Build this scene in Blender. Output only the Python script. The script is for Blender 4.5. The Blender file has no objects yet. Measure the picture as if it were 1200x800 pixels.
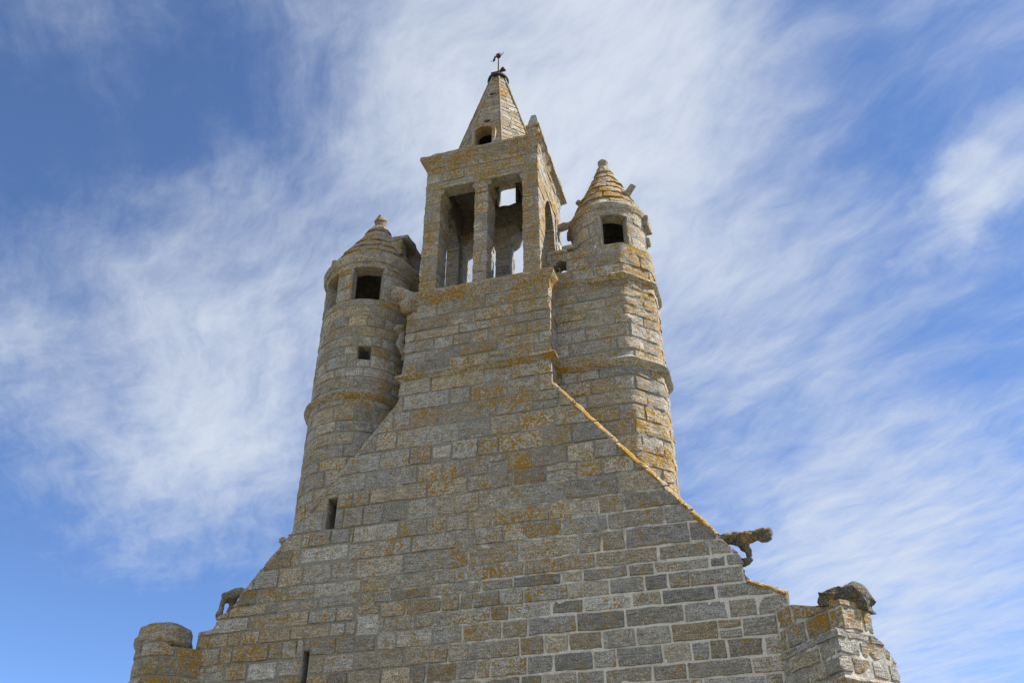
import bpy, bmesh, math, random
from mathutils import Vector, noise

# ------------------------------------------------------------------ camera, sky, sun, exposure
scn = bpy.context.scene
COL = scn.collection
cam_d = bpy.data.cameras.new('camera'); cam = bpy.data.objects.new('camera', cam_d); COL.objects.link(cam)
cam.location = (0, -12, 1.6)
cam.rotation_euler = (math.radians(90 + 34.94), 0, math.radians(16.352))
cam_d.sensor_width = 36; cam_d.lens = 32.85
cam_d.clip_start = 0.1; cam_d.clip_end = 6000
scn.camera = cam

SUN_EL, SUN_AZ = 49.0, 17.0           # azimuth: degrees from +X towards +Y
sd = Vector((math.cos(math.radians(SUN_EL)) * math.cos(math.radians(SUN_AZ)),
             math.cos(math.radians(SUN_EL)) * math.sin(math.radians(SUN_AZ)),
             math.sin(math.radians(SUN_EL))))
sl = bpy.data.lights.new('sun', 'SUN'); so = bpy.data.objects.new('sun', sl); COL.objects.link(so)
sl.energy = 4.8; sl.angle = math.radians(0.5); sl.color = (1.0, 0.93, 0.82)
so.rotation_euler = sd.to_track_quat('Z', 'Y').to_euler()
so.location = (20, 4, 30)

scn.view_settings.view_transform = 'Standard'
scn.view_settings.look = 'None'
scn.view_settings.exposure = 0.98
scn.view_settings.gamma = 1.0

class NT:
    """small node-tree writer"""
    def __init__(s, tree): s.t = tree; s.n = tree.nodes; s.l = tree.links
    def node(s, kind, **kw):
        n = s.n.new(kind)
        for k, v in kw.items(): setattr(n, k, v)
        return n
    def put(s, sock, v):
        if isinstance(v, bpy.types.NodeSocket): s.l.new(v, sock)
        elif v is not None: sock.default_value = v
    def math(s, op, a, b=0.0, c=None, clamp=False):
        n = s.node('ShaderNodeMath', operation=op, use_clamp=clamp)
        s.put(n.inputs[0], a); s.put(n.inputs[1], b)
        if c is not None: s.put(n.inputs[2], c)
        return n.outputs[0]
    def vmath(s, op, a, b=None):
        n = s.node('ShaderNodeVectorMath', operation=op)
        s.put(n.inputs[0], a)
        if b is not None: s.put(n.inputs[1], b)
        return n.outputs['Value'] if op in ('DOT_PRODUCT', 'LENGTH', 'DISTANCE') else n.outputs[0]
    def noise(s, vec, scale, detail=4.0, rough=0.55, dist=0.0):
        n = s.node('ShaderNodeTexNoise')
        s.put(n.inputs['Vector'], vec); s.put(n.inputs['Scale'], scale); s.put(n.inputs['Detail'], detail)
        s.put(n.inputs['Roughness'], rough); s.put(n.inputs['Distortion'], dist)
        return n.outputs['Fac'], n.outputs['Color']
    def ramp(s, f, a, b, lo=0.0, hi=1.0, smooth=True):
        n = s.node('ShaderNodeMapRange', interpolation_type='SMOOTHSTEP' if smooth else 'LINEAR')
        s.put(n.inputs[0], f); s.put(n.inputs[1], a); s.put(n.inputs[2], b); s.put(n.inputs[3], lo); s.put(n.inputs[4], hi)
        return n.outputs[0]
    def mix(s, f, a, b, mode='MIX'):
        n = s.node('ShaderNodeMix', data_type='RGBA', blend_type=mode)
        s.put(n.inputs['Factor'], f); s.put(n.inputs['A'], a if not isinstance(a, tuple) else (*a, 1)[:4])
        s.put(n.inputs['B'], b if not isinstance(b, tuple) else (*b, 1)[:4])
        return n.outputs['Result']
    def mapping(s, vec, scale=(1, 1, 1), rot=(0, 0, 0), loc=(0, 0, 0)):
        n = s.node('ShaderNodeMapping'); s.put(n.inputs['Vector'], vec)
        n.inputs['Scale'].default_value = scale; n.inputs['Rotation'].default_value = rot; n.inputs['Location'].default_value = loc
        return n.outputs[0]

world = bpy.data.worlds.new('World'); scn.world = world; world.use_nodes = True
W = NT(world.node_tree); W.n.clear()
sky = W.node('ShaderNodeTexSky', sky_type='NISHITA')
sky.sun_disc = False
sky.sun_elevation = math.radians(SUN_EL)
sky.sun_rotation = math.radians(90 - SUN_AZ)      # clockwise from +Y
sky.altitude = 2500; sky.air_density = 0.75; sky.dust_density = 0.0; sky.ozone_density = 6.0
CLOUD = True
tc = W.node('ShaderNodeTexCoord'); dirv = W.vmath('NORMALIZE', tc.outputs['Generated'])
SKY_STRENGTH = 0.128
def world_dir(az, el):
    a, e = math.radians(az), math.radians(el)
    return (math.sin(a) * math.cos(e), math.cos(a) * math.cos(e), math.sin(e))
def cirrus():
    """thin cirrus sheet high up: fibrous noise on the sky plane (direction / height)"""
    sep = W.node('ShaderNodeSeparateXYZ'); W.put(sep.inputs[0], dirv)
    h = W.math('MAXIMUM', sep.outputs['Z'], 0.06)
    u = W.math('DIVIDE', sep.outputs['X'], h); v = W.math('DIVIDE', sep.outputs['Y'], h)
    cb = W.node('ShaderNodeCombineXYZ'); W.put(cb.inputs[0], u); W.put(cb.inputs[1], v)
    p = cb.outputs[0]
    _, wc = W.noise(p, 1.7, 4, 0.55)
    warp = W.vmath('MULTIPLY', W.vmath('SUBTRACT', wc, (0.5, 0.5, 0.5)), (0.30, 0.30, 0.0))
    pw = W.vmath('ADD', p, warp)
    def fibres(ang, stretch, scale, detail, rough):
        r = W.mapping(pw, rot=(0, 0, math.radians(-ang)))
        f, _ = W.noise(W.mapping(r, (1.0, stretch, 1)), scale, detail, rough)
        return f
    f1 = fibres(-52, 3.6, 3.2, 13, 0.66)
    f2 = fibres(-20, 3.2, 3.4, 12, 0.64)
    f3, _ = W.noise(pw, 3.0, 12, 0.68)
    tex = W.math('ADD', W.math('MULTIPLY', f1, 0.40), W.math('ADD', W.math('MULTIPLY', f2, 0.25), W.math('MULTIPLY', f3, 0.35)))
    # where the sheet is thick: (azimuth right of +Y, elevation, width, weight) in degrees; edges made ragged by shifting the direction
    _, dc = W.noise(dirv, 4.5, 6, 0.6)
    dv = W.vmath('NORMALIZE', W.vmath('ADD', dirv, W.vmath('MULTIPLY', W.vmath('SUBTRACT', dc, (0.5, 0.5, 0.5)), (0.22, 0.22, 0.22))))
    dens = None
    for az, el, wdt, wt in CLOUDS:
        d = W.vmath('DOT_PRODUCT', dv, world_dir(az, el))
        b = W.ramp(d, math.cos(math.radians(wdt)), 1.0, 0.0, wt)
        dens = b if dens is None else W.math('ADD', dens, b)
    cov = W.math('ADD', W.math('MULTIPLY', W.math('SUBTRACT', tex, 0.5), 2.2), W.math('ADD', dens, CLOUD_BASE))
    return W.ramp(cov, 0.0, 1.4, 0.0, 0.95)
CLOUD_BASE = 0.06
CLOUDS = [(-9.0, 45.6, 18, 0.403), (-16.4, 51.7, 16, 0.338), (-27.2, 44.8, 13, 0.177), (-2.5, 34.7, 14, 0.219), (-2.0, 51.3, 12, 0.142), (-19.0, 38.6, 12, 0.161), (-35.5, 36.3, 10, 0.291), (-40.0, 31.1, 14, 0.277), (-46.7, 27.7, 14, 0.264), (-32.0, 27.8, 13, 0.236), (-38.5, 23.4, 11, 0.126), (6.7, 19.1, 10, 0.374), (1.5, 17.3, 9, 0.162), (12.3, 22.3, 8, 0.142), (13.5, 36.5, 3.2, 0.363), (16.1, 37.4, 3.6, 0.307), (20.1, 38.9, 5, 0.322), (6.6, 28.7, 14, 0.065), (13.6, 33.7, 34, 0.211), (3.6, 25.2, 12, 0.077), (180, 45, 95, 1.3), (-43, 16, 13, -0.35), (-52, 42, 14, -0.04), (-55, 45.5, 12, -0.2), (9, 46, 9, -0.12)]  # broad bank behind the camera is unseen, added to brighten the shaded front
bgs = W.node('ShaderNodeBackground')
if CLOUD:
    cf = cirrus()
    skyc = W.mix(cf, sky.outputs[0], (2.9, 3.14, 3.5))
    W.put(bgs.inputs[0], skyc)
else:
    W.put(bgs.inputs[0], sky.outputs[0])
bgs.inputs[1].default_value = SKY_STRENGTH
wo = W.node('ShaderNodeOutputWorld'); W.l.new(bgs.outputs[0], wo.inputs[0])

# ------------------------------------------------------------------ materials
def new_mat(name):
    m = bpy.data.materials.new(name); m.use_nodes = True
    t = NT(m.node_tree); t.n.clear()
    b = t.node('ShaderNodeBsdfPrincipled'); o = t.node('ShaderNodeOutputMaterial')
    t.l.new(b.outputs[0], o.inputs[0]); b.inputs['Specular IOR Level'].default_value = 0.15
    return m, t, b

def stone_material():
    m, t, b = new_mat('granite')
    at = t.node('ShaderNodeAttribute', attribute_name='stone')
    sp = t.node('ShaderNodeSeparateColor'); t.put(sp.inputs[0], at.outputs['Color'])
    hue, val, lich = sp.outputs
    P = t.node('ShaderNodeTexCoord').outputs['Object']
    big, bigc = t.noise(P, 1.3, 3)
    med, _ = t.noise(P, 9, 5, 0.6)
    fine, _ = t.noise(P, 75, 3, 0.75)
    grit, _ = t.noise(P, 190, 2, 0.7)
    strat, _ = t.noise(t.mapping(P, (3, 3, 22)), 1.6, 5, 0.6, 0.4)      # bedding streaks in the granite
    base = t.mix(hue, (0.322, 0.324, 0.316), (0.345, 0.288, 0.196))
    stain, _ = t.noise(P, 4.2, 4, 0.6)
    base = t.mix(t.ramp(stain, 0.5, 0.72, 0, 0.45), base, (0.31, 0.26, 0.185))
    k = t.math('ADD', t.math('MULTIPLY', val, 0.90), 0.56)
    k = t.math('MULTIPLY', k, t.ramp(med, 0.25, 0.75, 0.8, 1.2))
    k = t.math('MULTIPLY', k, t.ramp(fine, 0.33, 0.67, 0.38, 1.62))
    k = t.math('MULTIPLY', k, t.ramp(grit, 0.32, 0.68, 0.55, 1.45))
    k = t.math('MULTIPLY', k, t.ramp(strat, 0.32, 0.55, 0.66, 1.0))
    kc = t.node('ShaderNodeCombineXYZ'); [t.put(kc.inputs[i], k) for i in range(3)]
    colr = t.mix(1.0, base, kc.outputs[0], 'MULTIPLY')
    # pale crust lichen
    pal, _ = t.noise(P, 34, 5, 0.72)
    colr = t.mix(t.ramp(pal, 0.58, 0.66, 0, 0.6), colr, (0.50, 0.50, 0.46))
    # dark algae specks
    alg, _ = t.noise(P, 17, 6, 0.75)
    colr = t.mix(t.ramp(alg, 0.58, 0.68, 0, 0.6), colr, (0.10, 0.10, 0.09))
    # orange lichen: rosettes a few centimetres across, sparse on some stones and merging on others
    l1, _ = t.noise(P, 30, 2, 0.55, 0.0)
    l3, _ = t.noise(P, 11, 4, 0.6, 0.2)
    l2, _ = t.noise(P, 2.2, 5, 0.62)
    amt = t.math('ADD', t.math('MULTIPLY', t.math('SUBTRACT', l1, 0.5), 1.35), t.math('MULTIPLY', t.math('SUBTRACT', l2, 0.5), 0.85))
    amt = t.math('ADD', amt, t.math('MULTIPLY', t.math('SUBTRACT', l3, 0.5), 0.40))
    amt = t.math('ADD', amt, t.math('MULTIPLY', lich, 0.36))
    lm = t.ramp(amt, 0.235, 0.27, 0, 0.95)
    lc = t.mix(t.ramp(grit, 0.3, 0.7), (0.16, 0.082, 0.009), (0.47, 0.255, 0.024))
    lc = t.mix(t.ramp(l3, 0.45, 0.7), lc, (0.30, 0.19, 0.025))
    colr = t.mix(lm, colr, lc)
    t.put(b.inputs['Base Color'], colr)
    b.inputs['Roughness'].default_value = 0.92
    h = t.math('ADD', t.math('MULTIPLY', med, 0.030), t.math('MULTIPLY', fine, 0.0075))
    h2, _ = t.noise(P, 26, 4, 0.65)
    h = t.math('ADD', h, t.math('MULTIPLY', h2, 0.017))
    h = t.math('ADD', h, t.math('MULTIPLY', strat, 0.030))
    bp = t.node('ShaderNodeBump'); bp.inputs['Strength'].default_value = 1.0; bp.inputs['Distance'].default_value = 1.0
    t.put(bp.inputs['Height'], h); t.l.new(bp.outputs[0], b.inputs['Normal'])
    return m

def mortar_material():
    m, t, b = new_mat('lime_mortar')
    at = t.node('ShaderNodeAttribute', attribute_name='stone')
    sp = t.node('ShaderNodeSeparateColor'); t.put(sp.inputs[0], at.outputs['Color'])
    P = t.node('ShaderNodeTexCoord').outputs['Object']
    n1, _ = t.noise(P, 4.2, 5, 0.72); n2, _ = t.noise(P, 40, 3, 0.7)
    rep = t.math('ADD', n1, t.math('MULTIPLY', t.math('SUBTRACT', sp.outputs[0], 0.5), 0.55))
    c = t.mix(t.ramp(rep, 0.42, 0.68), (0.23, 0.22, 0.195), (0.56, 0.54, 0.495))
    k = t.ramp(n2, 0.3, 0.7, 0.8, 1.15)
    kc = t.node('ShaderNodeCombineXYZ'); [t.put(kc.inputs[i], k) for i in range(3)]
    t.put(b.inputs['Base Color'], t.mix(1.0, c, kc.outputs[0], 'MULTIPLY'))
    b.inputs['Roughness'].default_value = 0.95
    bp = t.node('ShaderNodeBump'); bp.inputs['Strength'].default_value = 0.8; bp.inputs['Distance'].default_value = 1.0
    t.put(bp.inputs['Height'], t.math('MULTIPLY', n2, 0.008)); t.l.new(bp.outputs[0], b.inputs['Normal'])
    return m

def iron_material():
    m, t, b = new_mat('rusted_iron')
    P = t.node('ShaderNodeTexCoord').outputs['Object']
    n, _ = t.noise(P, 30, 4)
    t.put(b.inputs['Base Color'], t.mix(t.ramp(n, 0.4, 0.65), (0.03, 0.028, 0.026), (0.10, 0.045, 0.02)))
    b.inputs['Roughness'].default_value = 0.75; b.inputs['Metallic'].default_value = 0.3
    return m

def ground_material():
    m, t, b = new_mat('short_grass')
    P = t.node('ShaderNodeTexCoord').outputs['Object']
    n, _ = t.noise(P, 0.5, 5); n2, _ = t.noise(P, 18, 5, 0.7)
    c = t.mix(t.ramp(n, 0.35, 0.65), (0.17, 0.155, 0.08), (0.34, 0.30, 0.22))
    t.put(b.inputs['Base Color'], t.mix(t.ramp(n2, 0.3, 0.7), c, (0.16, 0.15, 0.09)))
    b.inputs['Roughness'].default_value = 0.95
    bp = t.node('ShaderNodeBump'); bp.inputs['Distance'].default_value = 0.03
    t.put(bp.inputs['Height'], n2); t.l.new(bp.outputs[0], b.inputs['Normal'])
    return m

def slate_material():
    m, t, b = new_mat('slate')
    P = t.node('ShaderNodeTexCoord').outputs['Object']
    br = t.node('ShaderNodeTexBrick'); t.put(br.inputs['Vector'], t.mapping(P, (1, 1, 1), (0, math.radians(0), math.radians(90))))
    br.inputs['Scale'].default_value = 4; br.inputs['Color1'].default_value = (0.07, 0.075, 0.085, 1); br.inputs['Color2'].default_value = (0.10, 0.105, 0.11, 1)
    br.inputs['Mortar'].default_value = (0.03, 0.03, 0.03, 1)
    t.put(b.inputs['Base Color'], br.outputs['Color']); b.inputs['Roughness'].default_value = 0.6
    return m

STONE, MORTAR, IRON, GRASS, SLATE = stone_material(), mortar_material(), iron_material(), ground_material(), slate_material()
LEAD = iron_material(); LEAD.name = 'weathered_lead'
for n_ in LEAD.node_tree.nodes:
    if n_.type == 'MIX': n_.inputs['A'].default_value = (0.022, 0.025, 0.026, 1); n_.inputs['B'].default_value = (0.05, 0.05, 0.047, 1)

# ------------------------------------------------------------------ mesh collecting
def nz(x, y, z, f, k=0.0):
    return noise.noise((x * f + k, y * f - k, z * f + 2.3 * k))

class MB:
    """collects faces with a per-vertex stone colour (hue, value, lichen) and a material slot per face"""
    def __init__(s): s.v = []; s.f = []; s.c = []; s.m = []
    def vert(s, p, c): s.v.append((p[0], p[1], p[2])); s.c.append(c); return len(s.v) - 1
    def face(s, idx, m=0): s.f.append(tuple(idx)); s.m.append(m)
    def grid(s, rows, c, m=0, closed=False):
        """rows: list of equal-length lists of points"""
        ids = [[s.vert(p, c(p) if callable(c) else c) for p in r] for r in rows]
        n = len(rows[0])
        for i in range(len(rows) - 1):
            for j in range(n if closed else n - 1):
                k = (j + 1) % n
                s.face((ids[i][j], ids[i][k], ids[i + 1][k], ids[i + 1][j]), m)
        return ids
    def roughen(s, amp, f=6.0, k=0.0, start=0):
        for i in range(start, len(s.v)):
            x, y, z = s.v[i]
            s.v[i] = (x + amp * nz(x, y, z, f, 3 + k), y + amp * nz(x, y, z, f, 17 + k), z + amp * nz(x, y, z, f, 31 + k))
    def build(s, name, parent=None, mats=None, label=None, angle=38, fix=True):
        me = bpy.data.meshes.new(name); me.from_pydata(s.v, [], s.f)
        for mt in (mats or (STONE, MORTAR)): me.materials.append(mt)
        me.polygons.foreach_set('material_index', s.m)
        at = me.color_attributes.new('stone', 'FLOAT_COLOR', 'POINT')
        flat = []
        for c in s.c: flat += [c[0], c[1], c[2], 1.0]
        at.data.foreach_set('color', flat)
        me.validate(); me.update()
        if fix:
            bm = bmesh.new(); bm.from_mesh(me)
            bmesh.ops.dissolve_degenerate(bm, dist=1e-5, edges=bm.edges)
            bm.to_mesh(me); bm.free()
        me.polygons.foreach_set('use_smooth', [True] * len(me.polygons))
        me.set_sharp_from_angle(angle=math.radians(angle))
        o = bpy.data.objects.new(name, me); COL.objects.link(o)
        if parent: o.parent = parent
        if label: o['label'] = label
        return o

# ------------------------------------------------------------------ surfaces: (s, z, d) -> point
class PathSurf:
    """upright wall over a plan path walked left to right as seen from outside; d = distance out of the wall"""
    def __init__(s, pts, closed=False, smooth=False, centre=None, taper=None):
        s.pts = [Vector((p[0], p[1])) for p in pts]; s.closed = closed; s.smooth = smooth; s.centre = centre; s.taper = taper
        if closed: s.pts.append(s.pts[0].copy())
        s.cum = [0.0]; s.nor = []
        for a, b in zip(s.pts, s.pts[1:]):
            d = b - a; s.cum.append(s.cum[-1] + d.length); d.normalize(); s.nor.append(Vector((d.y, -d.x)))
        s.L = s.cum[-1]
        s.mit = []
        n = len(s.pts)
        for i in range(n):
            if i == 0: a, b = (s.nor[-1], s.nor[0]) if closed else (s.nor[0], s.nor[0])
            elif i == n - 1: a, b = (s.nor[-1], s.nor[0]) if closed else (s.nor[-1], s.nor[-1])
            else: a, b = s.nor[i - 1], s.nor[i]
            m = (a + b).normalized(); s.mit.append(m / max(0.3, m.dot(a)))
        s.corners = [] if smooth else s.cum[(0 if closed else 1):-1]
    def plan(s, q):
        if s.closed: q = q % s.L
        q = min(max(q, 0.0), s.L)
        for i in range(len(s.nor)):
            if q <= s.cum[i + 1] + 1e-6: break
        t = (q - s.cum[i]) / (s.cum[i + 1] - s.cum[i])
        p = s.pts[i].lerp(s.pts[i + 1], t)
        if s.smooth: n = s.mit[i].lerp(s.mit[i + 1], t)
        elif t < 1e-4: n = s.mit[i]
        elif t > 1 - 1e-4: n = s.mit[i + 1]
        else: n = s.nor[i]
        return p, n
    def pos(s, q, z, d):
        p, n = s.plan(q)
        if s.taper:
            c = Vector(s.centre); p = c + (p - c) * s.taper(z)
        return (p.x + n.x * d, p.y + n.y * d, z)
    def breaks(s, a, b):
        if not s.corners: return []
        out = []
        for c in s.corners:
            for k in (-s.L, 0, s.L) if s.closed else (0,):
                if a + 1e-4 < c + k < b - 1e-4: out.append(c + k)
        return sorted(out)

def circle(cx, cy, r, n=56, start=90.0):
    """closed plan circle walked left to right seen from outside (counter-clockwise from above), starting at the back"""
    return [(cx + r * math.cos(math.radians(start) + 2 * math.pi * i / n), cy + r * math.sin(math.radians(start) + 2 * math.pi * i / n)) for i in range(n)]
def arc_s(r, ang, start=90.0):
    """path length on circle() at which the outward normal points ang degrees right of -Y"""
    return r * math.radians((270 + ang - start) % 360)

def layout(rnd, s0, s1, z0, z1, hs, ls, split=0.06):
    """irregular coursed blocks"""
    out = []; z = z0; prev = []
    while z < z1 - 0.02:
        h = rnd.uniform(*hs)
        if z1 - (z + h) < hs[0] * 0.6: h = z1 - z
        s = s0 - rnd.uniform(0, ls[0]); cur = []
        while s < s1 - 1e-6:
            for _ in range(5):
                l = ls[0] + (ls[1] - ls[0]) * rnd.random() ** 1.5
                e = s + l
                if all(abs(e - q) > 0.07 for q in prev): break
            if s1 - e < ls[0] * 0.7: e = s1
            a = max(s, s0)
            if e - a > 0.05:
                if h > 0.24 and rnd.random() < split and e - a < 0.6:
                    k = rnd.uniform(0.4, 0.6); out += [(a, e, z, z + h * k), (a, e, z + h * k, z + h)]
                else: out.append((a, e, z, z + h))
            cur.append(e); s = e
        prev = cur; z += h
    return out
def subtract(rects, hole, keep=0.05):
    a, b, c, d = hole; out = []
    for (s0, s1, z0, z1) in rects:
        if s1 <= a or s0 >= b or z1 <= c or z0 >= d: out.append((s0, s1, z0, z1)); continue
        if a - s0 > keep: out.append((s0, a, z0, z1))
        if s1 - b > keep: out.append((b, s1, z0, z1))
        m0, m1 = max(s0, a), min(s1, b)
        if c - z0 > keep: out.append((m0, m1, z0, c))
        if z1 - d > keep: out.append((m0, m1, d, z1))
    return out

def stone_colour(rnd, lich=0.3, brown=0.42):
    r = rnd.random()
    hue = rnd.uniform(0.0, 0.36) if r > brown else rnd.uniform(0.36, 0.85)
    val = min(1, max(0, rnd.gauss(0.50, 0.14)))
    if rnd.random() < 0.04: val = rnd.uniform(0.1, 0.25)
    l = lich + rnd.gauss(0, 0.09)
    return (hue, val, max(0.0, min(1.2, l)))

def add_stone(mb, rnd, surf, rect, c, joint=0.018, proud=0.016, rough=0.007, step=0.07, wob=0.008, prof=None, tilt=0.0, slot=0):
    s0, s1, z0, z1 = rect
    j = joint * 0.5 * rnd.uniform(0.7, 1.4)
    s0 += j; s1 -= j; z0 += j; z1 -= j
    if s1 - s0 < 0.03 or z1 - z0 < 0.03: return
    bev = min(0.014, (s1 - s0) * 0.25, (z1 - z0) * 0.25)
    def lines(a, b, extra=()):
        n = max(1, int(round((b - a - 2 * bev) / step)))
        L = [a, a + bev] + [a + bev + (b - a - 2 * bev) * i / n for i in range(1, n)] + [b - bev, b]
        for e in extra:
            L = [x for x in L if abs(x - e) > 0.02 or x in (a, b)] + [e]
        return sorted(L)
    S = lines(s0, s1, surf.breaks(s0, s1)); Z = lines(z0, z1)
    pr = proud * rnd.uniform(0.3, 1.8); ta = rnd.uniform(-0.006, 0.006); tb = rnd.uniform(-0.006, 0.006)
    k = rnd.uniform(0, 50); cr = rnd.uniform(0.006, 0.02)
    nS, nZ = len(S), len(Z); ids = []
    top = [min(z1, prof(s)) for s in S] if prof else None
    for zi, z in enumerate(Z):
        row = []
        for si, s in enumerate(S):
            ring = min(si, zi, nS - 1 - si, nZ - 1 - zi)
            ss, zz = s, z
            if top is not None:
                tz = top[si]
                if tz < z1: zz = z0 + (z - z0) * max(0.0, tz - z0) / (z1 - z0)
            p = surf.pos(ss, zz, 0.0)
            if si in (0, nS - 1) and zi in (0, nZ - 1):          # knocked-off arrises
                ss += cr if si == 0 else -cr; zz += cr if zi == 0 else -cr
            if top is None or top[si] >= z1:
                ss += wob * nz(*p, 5.0, k * 0.02); zz += wob * nz(*p, 4.0, 40 + k * 0.02)
            if ring == 0: d = -0.02
            else:
                d = pr + ta * (2 * si / nS - 1) + tb * (2 * zi / nZ - 1) + rough * (nz(*p, 7, k) + 0.6 * nz(*p, 16, k)) - (0.004 if ring == 1 else 0)
            d += tilt * (1 - (z - z0) / (z1 - z0))
            row.append(mb.vert(surf.pos(ss, zz, d), c))
        ids.append(row)
    for i in range(nZ - 1):
        for q in range(nS - 1):
            if top is not None and top[q] <= z0 + 0.01 and top[q + 1] <= z0 + 0.01: continue
            mb.face((ids[i][q], ids[i][q + 1], ids[i + 1][q + 1], ids[i + 1][q]), slot)

def frange(a, b, st):
    n = max(1, int(math.ceil((b - a) / st - 1e-6)))
    return [a + (b - a) * i / n for i in range(n + 1)]
def merge_breaks(L, extra, tol=1e-3):
    out = sorted(L + list(extra)); r = [out[0]]
    for x in out[1:]:
        if x - r[-1] > tol: r.append(x)
    return r

def shell(mb, surf, S, Z, inside, T, c=(0.3, 0.5, 0.3), prof=None, outer_slot=1, d0=-0.004, c_in=(0.3, 0.42, 0.02)):
    """solid wall of thickness T behind the surface, with holes where inside() is false"""
    nS, nZ = len(S) - 1, len(Z) - 1
    wrap = surf.closed and abs((S[-1] - S[0]) - surf.L) < 1e-3
    cache = {}
    def V(i, jz, k):
        key = (i % nS if wrap else i, jz, k)
        if key not in cache:
            z = Z[jz]
            if prof: z = min(z, prof(S[i]))
            cache[key] = mb.vert(surf.pos(S[i], z, d0 if k == 0 else -T), c_in if k else (c(surf.pos(S[i], z, 0)) if callable(c) else c))
        return cache[key]
    def ok(i, jz):
        if wrap: i %= nS
        if not (0 <= i < nS and 0 <= jz < nZ): return False
        if prof and max(prof(S[i]), prof(S[i + 1])) <= Z[jz] + 1e-4: return False
        return inside(0.5 * (S[i] + S[i + 1]), 0.5 * (Z[jz] + Z[jz + 1]))
    for i in range(nS):
        for jz in range(nZ):
            if not ok(i, jz): continue
            mb.face((V(i, jz, 0), V(i + 1, jz, 0), V(i + 1, jz + 1, 0), V(i, jz + 1, 0)), outer_slot)
            mb.face((V(i + 1, jz, 1), V(i, jz, 1), V(i, jz + 1, 1), V(i + 1, jz + 1, 1)), 0)
            if not ok(i - 1, jz): mb.face((V(i, jz, 1), V(i, jz, 0), V(i, jz + 1, 0), V(i, jz + 1, 1)), 0)
            if not ok(i + 1, jz): mb.face((V(i + 1, jz, 0), V(i + 1, jz, 1), V(i + 1, jz + 1, 1), V(i + 1, jz + 1, 0)), 0)
            if not ok(i, jz - 1): mb.face((V(i, jz, 0), V(i, jz, 1), V(i + 1, jz, 1), V(i + 1, jz, 0)), 0)
            if not ok(i, jz + 1): mb.face((V(i, jz + 1, 0), V(i + 1, jz + 1, 0), V(i + 1, jz + 1, 1), V(i, jz + 1, 1)), 0)

def sweep(mb, surf, prof, a=None, b=None, step=0.09, c=(0.3, 0.5, 0.4), rough=0.008, f=7, slot=0, zf=None):
    """moulding: profile [(d, z)...] (closed loop, listed bottom-back to top-back round the outside) run along a path"""
    closed = surf.closed and a is None
    a = 0.0 if a is None else a; b = surf.L if b is None else b
    S = merge_breaks(frange(a, b, step), surf.breaks(a, b), 0.02)
    for x in surf.breaks(a, b):
        if x not in S: S = sorted([q for q in S if abs(q - x) > 0.02] + [x])
    if closed: S = S[:-1]
    rows = []
    for s in S:
        r = []
        for (d, z) in prof:
            x, y, zz = surf.pos(s, z + (zf(s) if zf else 0), d)
            r.append((x + rough * nz(x, y, zz, f, 1), y + rough * nz(x, y, zz, f, 2), zz + rough * nz(x, y, zz, f, 3)))
        rows.append(r)
    n = len(prof)
    def cc(p): return (c[0], max(0, min(1, c[1] + 0.25 * nz(*p, 1.7, 5))), c[2] + 0.25 * nz(*p, 2.1, 9) + (0.24 * clamp01((p[0] + 3.7) / 0.6) if -3.8 < p[0] < -2.6 else 0))
    ids = [[mb.vert(p, cc(p)) for p in r] for r in rows]
    m = len(rows)
    for i in range(m if closed else m - 1):
        k = (i + 1) % m
        for q in range(n):
            w = (q + 1) % n
            mb.face((ids[i][q], ids[k][q], ids[k][w], ids[i][w]), slot)
    if not closed:
        mb.face(tuple(reversed(ids[0])), slot); mb.face(tuple(ids[-1]), slot)

def prism(mb, poly, y0, y1, c=(0.3, 0.5, 0.4), M=None, seg=1):
    """extrude an (x, z) outline from y0 (front) to y1; M optional point transform"""
    T = M or (lambda p: p)
    rings = []
    for k in range(seg + 1):
        y = y0 + (y1 - y0) * k / seg
        rings.append([mb.vert(T((x, y, z)), c) for (x, z) in poly])
    n = len(poly)
    mb.face(rings[0]); mb.face(tuple(reversed(rings[-1])))
    for k in range(seg):
        for i in range(n):
            q = (i + 1) % n
            mb.face((rings[k][q], rings[k][i], rings[k + 1][i], rings[k + 1][q]))

def rough_block(mb, lo, hi, c=(0.3, 0.5, 0.4), n=5, bev=0.02, amp=0.015, f=5, k=0, M=None):
    """a weathered block: rounded, subdivided, noisy box"""
    bm = bmesh.new(); bmesh.ops.create_cube(bm, size=1)
    bmesh.ops.subdivide_edges(bm, edges=bm.edges, cuts=n, use_grid_fill=True)
    ctr = [(a + b) / 2 for a, b in zip(lo, hi)]; hs = [(b - a) / 2 for a, b in zip(lo, hi)]
    ids = {}
    for v in bm.verts:
        q = [2 * x for x in v.co]
        out = []
        pos = [q[i] * hs[i] for i in range(3)]
        inner = [max(-hs[i] + bev, min(hs[i] - bev, pos[i])) for i in range(3)]
        dv = Vector([pos[i] - inner[i] for i in range(3)])
        if dv.length > bev: dv = dv.normalized() * bev
        p = Vector(inner) + dv + Vector(ctr)
        p += Vector((nz(*p, f, k), nz(*p, f, k + 11), nz(*p, f, k + 23))) * amp
        if M: p = Vector(M(p))
        ids[v.index] = mb.vert(p, c)
    for f_ in bm.faces: mb.face([ids[v.index] for v in f_.verts])
    bm.free()

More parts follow.
